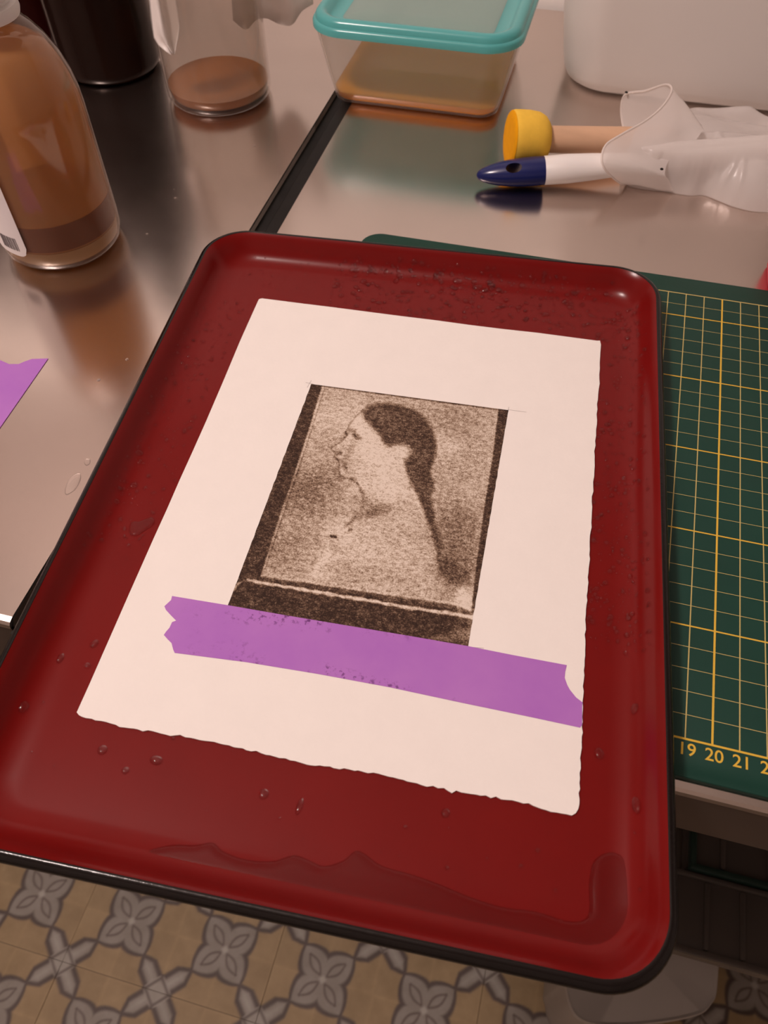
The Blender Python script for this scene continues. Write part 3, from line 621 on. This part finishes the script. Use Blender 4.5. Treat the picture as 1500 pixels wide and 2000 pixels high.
# ------------------------------------------------------------------ tan bottle
bx, by, br = -.1975, .2350, .0362
t = thing('plastic_bottle', (bx, by, 0), 'clear plastic bottle of tan liquid with a white cap and barcode label', 'bottle')
body = [(br*.80, .0004), (br*.90, .0010), (br*.965, .0038), (br*.995, .009), (br, .016), (br, .082), (br*.985, .090), (br*.94, .099), (br*.86, .108), (br*.74, .1165), (br*.60, .1235), (br*.48, .128), (.0165, .1295)]
v, f = lathe(bx, by, body, 72, True, False); mesh('body', v, f, M_PLASTIC, t, sharp=60)
v, f = lathe(bx, by, [(r-.0012, z) for r, z in body[4:10]] + [(.018, .121)], 64); v[:, 2] -= .002; mesh('liquid', v, f, M_AMBERL, t, sharp=60)
v, f = lathe(bx, by, [(br*.35, .005), (br*.72, .0025), (br*.88, .003), (br*.95, .006), (br*.96, .0135), (br*.5, .0137)], 64); mesh('heel', v, f, M_AMBERB, t, sharp=60)  # plastic heel; its light tan stands in for refraction at the base
v, f = lathe(bx, by, [(br*.90, .0140), (br*.972, .0150), (br*.974, .031), (br*.90, .0315)], 64); mesh('refraction_band', v, f, M_REFRACT, t, sharp=60)  # dark band of refraction in the liquid, built as a coloured ring
cap = [(.0168, .1285), (.0188, .1290), (.0196, .1315), (.0192, .1350), (.0172, .1362), (.0168, .1372), (.0180, .1385), (.0190, .1400), (.0190, .165), (.0175, .1665)]
v, f = lathe(bx, by, cap, 48); cp = mesh('cap', v, f, M_WHITEP, t, sharp=35)
gr = []
for k in range(40):
    a = 2*math.pi*k/40; x, y = bx + .0189*math.cos(a), by + .0189*math.sin(a); gr.append(box(x-.0005, x+.0005, y-.0005, y+.0005, .141, .163))
v, f = join(gr); mesh('grip_ridges', v, f, M_WHITEP, cp, False)
def curved(a0, a1, z0, z1, r, mat, name, parent, rc=0., n=24):
    P = []; A = np.linspace(a0, a1, n); rings = []
    for a in A:
        s = (a1-a)*r; lo = z0 + (rc - math.sqrt(max(0, rc*rc - (rc-s)**2)) if s < rc else 0.)
        rings.append((a, lo))
    V = []; Fc = []
    for a, lo in rings:
        for rr in (r, r+.0002):
            V += [(bx+rr*math.cos(a), by+rr*math.sin(a), lo), (bx+rr*math.cos(a), by+rr*math.sin(a), z1)]
    for i in range(n-1):
        o = i*4; q = o+4
        Fc += [(o+2, q+2, q+3, o+3), (q, o, o+1, q+1), (o, q, q+2, o+2), (o+3, q+3, q+1, o+1)]
    Fc += [(0, 2, 3, 1), ((n-1)*4+2, (n-1)*4, (n-1)*4+1, (n-1)*4+3)]
    return mesh(name, V, Fc, mat, parent, True, sharp=30)
def ang(px, py, z):   # angle on the bottle wall seen at a pixel
    d = RR*((px-750)/F_PX) + RD*((py-1000)/F_PX) + RV; o = CAM[:2] - np.array([bx, by]); a = d[:2]@d[:2]; b = o@d[:2]; cc = o@o - br*br
    disc = b*b - a*cc; s = (-b - math.sqrt(max(disc, 0)))/a; p = CAM + d*s; return math.atan2(p[1]-by, p[0]-bx), p[2]
a1, zl = ang(60, 505, 0); lab = curved(a1-2.1, a1, zl+.0005, .085, br+.0003, M_LABEL, 'label', t, .006, 40)
a2, zb = ang(40, 490, 0)
for k in range(12):
    aa = a2 - k*.030; w = (.006, .011, .004, .009)[k % 4]
    curved(aa-w, aa, zb, zb+.0085, br+.00055, M_INK, 'barcode_bar', lab, 0, 3)

# ------------------------------------------------------------------ dark bottles behind
def dark_bottle(cx, cy, r, h, mat, label):
    t = thing('glass_bottle', (cx, cy, 0), label, 'bottle')
    v, f = lathe(cx, cy, [(r*.80, .0003), (r*.92, .001), (r*.985, .004), (r, .008), (r, h*.62), (r*.96, h*.68), (r*.8, h*.76), (r*.5, h*.84), (.014, h*.88), (.014, h*.95)], 64); mesh('body', v, f, mat, t, sharp=60)
    v, f = lathe(cx, cy, [(.0145, h*.93), (.017, h*.935), (.017, h), (.0155, h*1.005)], 32); mesh('cap', v, f, M_BLACK, t)
dark_bottle(-.2740, .4560, .0390, .24, M_DARKG, 'tall dark brown glass bottle left of the glass beaker')
dark_bottle(-.3680, .5050, .0420, .25, M_DARKR, 'tall dark red glass bottle behind the tan plastic bottle')
dark_bottle(-.4550, .4300, .0420, .25, M_DARKR, 'dark red glass bottle at the far left edge of the table')

# ------------------------------------------------------------------ glass beaker with brown liquid and draped glove
jx, jy, jr = -.1725, .4340, .0392
t = thing('glass_beaker', (jx, jy, 0), 'clear glass beaker with a little brown liquid', 'beaker')
outp = [(jr*.88, .0003), (jr*.95, .0010), (jr*.99, .004), (jr, .008), (jr, .110), (jr*1.02, .1125), (jr*1.03, .114)]
inp = [(jr*1.0, .1135), (jr*.965, .110), (jr*.962, .010), (jr*.93, .0045), (jr*.85, .003)]
v, f = lathe(jx, jy, outp + inp, 64, True, True); mesh('glass_wall', v, f, M_GLASS, t, sharp=60)
v, f = lathe(jx, jy, [(jr*.84, .0032), (jr*.92, .0046), (jr*.955, .0100), (jr*.958, .0108), (jr*.93, .0104)], 64); mesh('liquid', v, f, M_JARL, t, sharp=50)
# glove draped over the beaker: sheet running down the left and the right-back of the rim
def drape(ctrl_rows, m=14):
    rows = [smooth_open(r, m) for r in ctrl_rows]; n = len(rows); V = np.concatenate(rows); Fc = []
    for i in range(n-1):
        for j in range(m-1): Fc.append((i*m+j, i*m+j+1, (i+1)*m+j+1, (i+1)*m+j))
    return V, Fc
def on_jar(deg, z, dr=.003): a = math.radians(deg); r = jr + dr; return (jx + r*math.cos(a), jy + r*math.sin(a), z)
gl = thing('vinyl_glove', (jx, jy, .113), 'white vinyl glove draped over the rim of the glass beaker', 'glove')
far = lambda px, py, y: (lambda d: CAM + d*((y-CAM[1])/d[1]))(RR*((px-750)/F_PX) + RD*((py-1000)/F_PX) + RV)
rows = []
for k, (xa, xb, yy) in enumerate([(334, 340, 107), (322, 343, 99), (309, 345, 88), (300, 348, 74), (297, 350, 55), (294, 348, 30), (291, 343, 0), (287, 335, -40), (282, 328, -90), (285, 322, -150), (300, 322, -205)]):
    rows.append([far(xa + (xb-xa)*q/6., yy - 5*math.sin(q*1.1)*(k > 0) - (3 if 0 < q < 6 else 0), .395 + .0030*math.sin(q*1.5 + k*.4) + .0009*k) for q in range(7)])
v, f = drape(rows, 20); a = mesh('finger_flap', v, f, M_GLOVE2, gl, True, sharp=180)
rows = []
ctr = [(455, 40), (480, 58), (500, 40), (520, 36), (545, 47), (570, 49), (590, 22), (612, 8)]
for k in range(7):
    s = k/6.; row = []
    for q, (x, y) in enumerate(ctr):
        row.append(far(x - 10*s, y - 170*s, .478 + .004*math.sin(q*1.9 + k) - .012*s))
    rows.append(row)
v, f = drape(rows, 40); b = mesh('palm_flap', v, f, M_GLOVE2, gl, True, sharp=180)
v, f = lathe(jx, jy, [(jr*1.06, .112), (jr*1.05, .1155), (jr*.7, .1175), (jr*.3, .1165), (.001, .116)], 40, False, False); c_ = mesh('stretched_top', v, f, M_GLOVE, gl, True, sharp=180)
for o in (a, b):
    md = o.modifiers.new('thickness', 'SOLIDIFY'); md.thickness = .0003

# ------------------------------------------------------------------ container with teal lid
cx0, cx1, cy0, cy1 = -.0860, .0390, .4390, .5560
t = thing('food_container', ((cx0+cx1)/2, (cy0+cy1)/2, 0), 'frosted plastic container of orange liquid with a teal lid', 'container')
def cr(d, r, z): return rrect(cx0+d, cx1-d, cy0+d, cy1-d, r, z, 8)
v, f = loft([cr(.004, .012, .0004), cr(.0010, .014, .0020), cr(0, .015, .005), cr(-.0035, .017, .020), cr(-.0095, .020, .050), cr(-.0095, .020, .053), cr(-.0085, .019, .053), cr(-.0025, .016, .020), cr(.0010, .014, .005), cr(.004, .012, .0016)], True, True); mesh('tub', v, f, M_FROST, t, sharp=60)
v, f = loft([cr(.0045, .011, .0018), cr(.0015, .0135, .004), cr(.0004, .0145, .0082), cr(.0012, .014, .0085)]); mesh('liquid', v, f, M_ORANGEL, t, sharp=60)
LIDZ = .051
lr = lambda d, z, r=.026: rrect(cx0-.0125+d, cx1+.0130-d, cy0-.0125+d, cy1+.0125-d, max(r-d, .006), LIDZ+z, 10)
v, f = loft([lr(.002, .000), lr(.0, .001), lr(0, .0045), lr(.0012, .0060), lr(.0020, .0062), lr(.0024, .0085), lr(.0040, .0105), lr(.0070, .0110), lr(.0095, .0102), lr(.0115, .0060), lr(.0140, .0040), lr(.0200, .0040), lr(.0215, .0046), lr(.0215, .002), lr(.010, .002), lr(.004, .0005)], False, False); ld = mesh('lid', v, f, M_TEAL, t, sharp=50)
v, f = loft([lr(.0212, .0030), lr(.0212, .0046), lr(.0225, .0052), lr(.0400, .0052)]); mesh('lid_panel', v, f, M_TEALP, ld, sharp=50)

# ------------------------------------------------------------------ milky jug
t = thing('water_jug', (.175, .56, 0), 'large milky white plastic jug at the back right of the table', 'jug')
jg = lambda d, z, r=.036: rrect(.0735+d, .290-d, .4905+d, .632-d, max(r-d*.5, .01), z, 12)
v, f = loft([jg(.016, .0004), jg(.010, .0012), jg(.0055, .0045), jg(.0025, .011), jg(.0005, .022), jg(-.0035, .05), jg(-.0045, .09), jg(-.003, .20), jg(.004, .225), jg(.03, .25), jg(.055, .262)], True, True); mesh('body', v, f, M_JUG, t, sharp=60)
v, f = lathe(.155, .56, [(.02, .258), (.02, .275), (.024, .275), (.024, .30), (.022, .302)], 32); mesh('cap', v, f, M_WHITEP, t)
v, f = tube(smooth_open([(.20, .56, .255), (.21, .56, .285), (.25, .56, .285), (.262, .56, .25)], 20), .009, 12); mesh('handle', v, f, M_JUG, t)

# ------------------------------------------------------------------ foam dauber
fx = at(998, 271, .0182); ax = at(1195, 274, .0125) - fx; ax /= np.linalg.norm(ax)
e1 = np.cross(ax, [0, 0, 1]); e1 /= np.linalg.norm(e1); e2 = np.cross(e1, ax)
def along(prof, n=40, c=fx, A=ax, E1=e1, E2=e2, sy=1., sz=1.):
    R = []
    for s, r in prof:
        tt = np.linspace(0, 2*np.pi, n, endpoint=False); R.append(c + A*s + r*sy*np.cos(tt)[:, None]*E1 + r*sz*np.sin(tt)[:, None]*E2)
    return R
t = thing('foam_dauber', (fx[0], fx[1], 0), 'yellow foam dauber with a pale wooden handle', 'dauber')
v, f = loft(along([(-.0001, .0150), (0, .0172), (.0015, .0178), (.005, .0178), (.012, .0176), (.018, .0166), (.022, .0145), (.0245, .0115), (.0255, .0085)]), False, True); mesh('foam_head', v, f, M_FOAM, t, sharp=60)
v, f = loft(along([(-.0002, .0174), (-.0010, .0166), (-.0014, .012), (-.0015, .004)])[::-1]); mesh('foam_face', v, f, M_FOAMF, t, sharp=60)
v, f = loft(along([(.024, .0080), (.026, .0084), (.07, .0086), (.114, .0086), (.1155, .0076)]), True, True); mesh('handle', v, f, M_WOOD, t)

# ------------------------------------------------------------------ blue and white brush handle
t = thing('brush_handle', (.08, .372, 0), 'white plastic brush handle with a navy blue tip lying on the table', 'brush')
bc = at(931, 343, .0080); ba = at(1180, 324, .0135) - bc; ba /= np.linalg.norm(ba)
g1 = np.cross(ba, [0, 0, 1]); g1 /= np.linalg.norm(g1); g2 = np.cross(g1, ba)
tipp = [(.0000, .0012), (.0010, .0030), (.0035, .0046), (.008, .0064), (.014, .0080), (.021, .0091), (.030, .0098), (.0385, .0100), (.0440, .0098)]
R_ = along(tipp, 40, bc, ba, g1, g2, 1.0, .86)
v, f = loft(R_, True, True)
# hanging hole pressed into the tip from both sides
hole = bc + ba*.0235; vv = v.copy()
rel = v - hole; s1 = rel@ba; s2 = rel@(-g1); s3 = rel@g2
dirh = (g2*.80 + g1*.60); dirh /= np.linalg.norm(dirh); perp = np.cross(dirh, ba)
tip = mesh('tip', v, f, M_NAVY, t, sharp=50)
cut_r = [hole + dirh*k for k in (-.03, .03)]
tt = np.linspace(0, 2*np.pi, 28, endpoint=False)
cr_ = [p + .0052*np.cos(tt)[:, None]*ba + .0034*np.sin(tt)[:, None]*perp for p in cut_r]
cv, cf = loft(cr_)
me = bpy.data.meshes.new('cut'); me.from_pydata((cv - wloc(t)).tolist(), [], [list(map(int, q)) for q in cf]); me.update()
co = bpy.data.objects.new('cut', me); COL.objects.link(co); co.location = tuple(wloc(t))
bo = tip.modifiers.new('hole', 'BOOLEAN'); bo.operation = 'DIFFERENCE'; bo.object = co; bo.solver = 'EXACT'
bpy.context.view_layer.update()
dg = bpy.context.evaluated_depsgraph_get(); nm = bpy.data.meshes.new_from_object(tip.evaluated_get(dg)); tip.modifiers.clear(); tip.data = nm
bpy.data.objects.remove(co)
hnd = along([(.0436, .0096), (.0442, .0099), (.060, .0100), (.075, .0092), (.090, .0080), (.105, .0072), (.125, .0068), (.15, .0072), (.19, .0080)], 40, bc, ba, g1, g2, 1.0, .86)
for k, r in enumerate(hnd): r[:, 2] += 0
v, f = loft(hnd); mesh('handle', v, f, M_WHITEP, t, sharp=50)

# ------------------------------------------------------------------ vinyl glove wrapped around both handles
gt = thing('vinyl_glove', (.19, .40, 0), 'crumpled translucent vinyl glove wrapped around the dauber and brush handles', 'glove')
outl = [at(x, y, z)[:2] for x, y, z in [(1222, 357, .001), (1245, 366, .001), (1272, 370, .001), (1300, 373, .001), (1345, 380, .001), (1375, 380, .001), (1405, 391, .001), (1430, 401, .001), (1465, 410, .001), (1500, 413, .001), (1600, 418, .001), (1640, 360, .003), (1610, 262, .006), (1500, 240, .008), (1470, 222, .009), (1400, 213, .010), (1340, 210, .010), (1300, 228, .010), (1262, 255, .008), (1235, 290, .004), (1215, 325, .002)]]
GO = smooth_closed(outl, 240); lo_, hi_ = GO.min(0), GO.max(0); st_ = .0011
GX, GY = np.meshgrid(np.arange(lo_[0]-3*st_, hi_[0]+3*st_, st_), np.arange(lo_[1]-3*st_, hi_[1]+3*st_, st_), indexing='ij')
Hm0 = inside(GX, GY, GO); dist = np.where(Hm0, seg_dist(GX, GY, GO, True), 0)
q_ = Hm0.copy(); q_[1:] |= Hm0[:-1]; q_[:-1] |= Hm0[1:]; Hm = q_.copy(); Hm[:, 1:] |= q_[:, :-1]; Hm[:, :-1] |= q_[:, 1:]
puff = np.sqrt(np.clip(1 - (1 - np.clip(dist/.024, 0, 1))**2, 0, 1))
gp = lambda x, y, z=.012: at(x, y, z)[:2]
def ridge(pts, w, a):
    d = seg_dist(GX, GY, [gp(*p) for p in pts]); return a*np.exp(-(d/w)**2)
H = .0205*puff
c_ = gp(1462, 266, .006); H *= 1 - .55*np.exp(-((GX-c_[0])/.020)**2 - ((GY-c_[1])/.0065)**2)
H *= 1 + .13*np.clip(wob(GX, GY, 95, 23), -1, 1) 
wr = [([(1376, 374), (1410, 358), (1440, 332), (1478, 300)], .0011, .0030), ([(1440, 332), (1446, 386)], .0010, .0024), ([(1392, 288), (1418, 312), (1440, 332)], .0010, .0024), ([(1360, 300), (1400, 345), (1376, 374)], .0012, .0020), ([(1440, 332), (1410, 342), (1370, 338)], .0010, .0020),
      ([(1330, 300), (1360, 345), (1400, 362)], .0012, .0014), ([(1300, 250), (1350, 285), (1420, 290), (1500, 292)], .0016, .0022), ([(1270, 330), (1330, 352), (1376, 374)], .0012, .0016), ([(1480, 300), (1500, 330), (1520, 380)], .0014, .0018), ([(1235, 345), (1262, 352), (1280, 366)], .0010, .0022)]
for p_, w_, a_ in wr: H += ridge(p_, w_, a_)*np.clip(puff*1.5, 0, 1)
for c0, A_, r0, s1 in ((fx, ax, .0100, .116), (bc, ba, .0108, .19)):
    s_ = ((GX-c0[0])*A_[0] + (GY-c0[1])*A_[1])/(A_[0]**2+A_[1]**2); off = np.hypot(GX-c0[0]-s_*A_[0], GY-c0[1]-s_*A_[1])
    top_ = c0[2] + A_[2]*s_ + np.sqrt(np.clip(r0**2-off**2, 0, None)); H = np.where((off < r0) & Hm0 & (s_ < s1), np.maximum(H, top_ + .0008), H)
H = np.clip(H, .0006, None)
for _ in range(3):
    Hs = H.copy(); Hs[1:-1, 1:-1] = (H[1:-1, 1:-1]*3 + H[:-2, 1:-1] + H[2:, 1:-1] + H[1:-1, :-2] + H[1:-1, 2:])/7; H = np.where(Hm0, Hs, H)
for i, j in np.argwhere(Hm & ~Hm0):
    A_ = GO; dd = np.roll(GO, -1, 0) - A_; tt = np.clip(((GX[i, j]-A_[:, 0])*dd[:, 0] + (GY[i, j]-A_[:, 1])*dd[:, 1])/((dd**2).sum(1)+1e-15), 0, 1)
    C_ = A_ + dd*tt[:, None]; k = np.argmin((C_[:, 0]-GX[i, j])**2 + (C_[:, 1]-GY[i, j])**2); GX[i, j], GY[i, j] = C_[k]; H[i, j] = .0006
idx = -np.ones(GX.shape, int); idx[Hm] = np.arange(Hm.sum()); nT = Hm.sum()
VT = np.column_stack([GX[Hm], GY[Hm], H[Hm]]); VB = VT.copy(); VB[:, 2] = .0003
Fc = []
q = Hm[:-1, :-1] & Hm[1:, :-1] & Hm[1:, 1:] & Hm[:-1, 1:]
for i, j in np.argwhere(q):
    a, b, c, d = idx[i, j], idx[i+1, j], idx[i+1, j+1], idx[i, j+1]; Fc.append((a, b, c, d)); Fc.append((d+nT, c+nT, b+nT, a+nT))
mesh('glove_body', np.vstack([VT, VB]), Fc, M_GLOVE, gt, True, sharp=180)
r0 = smooth_closed([at(1222, 360, .002), at(1195, 345, .013), at(1176, 318, .0235), at(1182, 285, .0285), at(1215, 262, .032), at(1262, 235, .036), at(1296, 205, .040), at(1312, 176, .043), at(1300, 165, .042), at(1262, 177, .034), at(1222, 184, .027), at(1213, 212, .018), at(1217, 248, .009), at(1228, 285, .002), at(1228, 325, .0008)], 90)
cen = r0.mean(0); tgt = np.array([.168, .400, .012]); rings = [r0]
for k in (1, 2, 3, 4, 5):
    s = k/5; tt = np.linspace(0, 2*np.pi, 90, endpoint=False); ell = tgt + (r0-cen)*np.array([.55, .62, .75]) + np.array([0, 0, .004]); ell[:, 2] = np.clip(ell[:, 2], .001, .0285)
    rr = r0*(1-s) + ell*s; rr[:, 2] += .0015*np.sin(np.arange(90)*.42 + k)*s; rr[:, 2] = np.clip(rr[:, 2], .0006, None); rings.append(rr)
v, f = loft(rings, False, False); cuff = mesh('cuff', v, f, M_GLOVE, gt, True, sharp=180)
cl = np.vstack([r0, r0[:1], r0[1:2]]); v, f = tube(cl, .0007, 8, False); mesh('rolled_edge', v, f, M_GLOVERIM, cuff, True)
for x, y, z in ((1223, 182, .0290), (1292, 332, .0255)):
    p = at(x, y, z); v, f = lathe(p[0], p[1], [(.0004, p[2]), (.0011, p[2]+.0004), (.0009, p[2]+.0010), (.0003, p[2]+.0012)], 10); mesh('dark_speck', v, f, M_BLACK, gt)

# ------------------------------------------------------------------ pink thing at the right edge
t = thing('pink_case', (.245, .302, 0), 'bright pink plastic case at the right edge of the table behind the mat', 'case')
v, f = loft([rrect(.2262, .268, .2890, .3150, .004, .0004, 6), rrect(.2255, .2685, .2885, .3155, .005, .002, 6), rrect(.2250, .269, .2885, .3155, .005, .010, 6)], True, True); mesh('base', v, f, M_PINK, t)
v, f = loft([rrect(.2248, .2692, .2883, .3157, .005, .0104, 6), rrect(.2248, .2692, .2883, .3157, .005, .0165, 6), rrect(.2262, .2680, .2895, .3145, .005, .0185, 6)], True, True); mesh('lid', v, f, M_PINK, t)
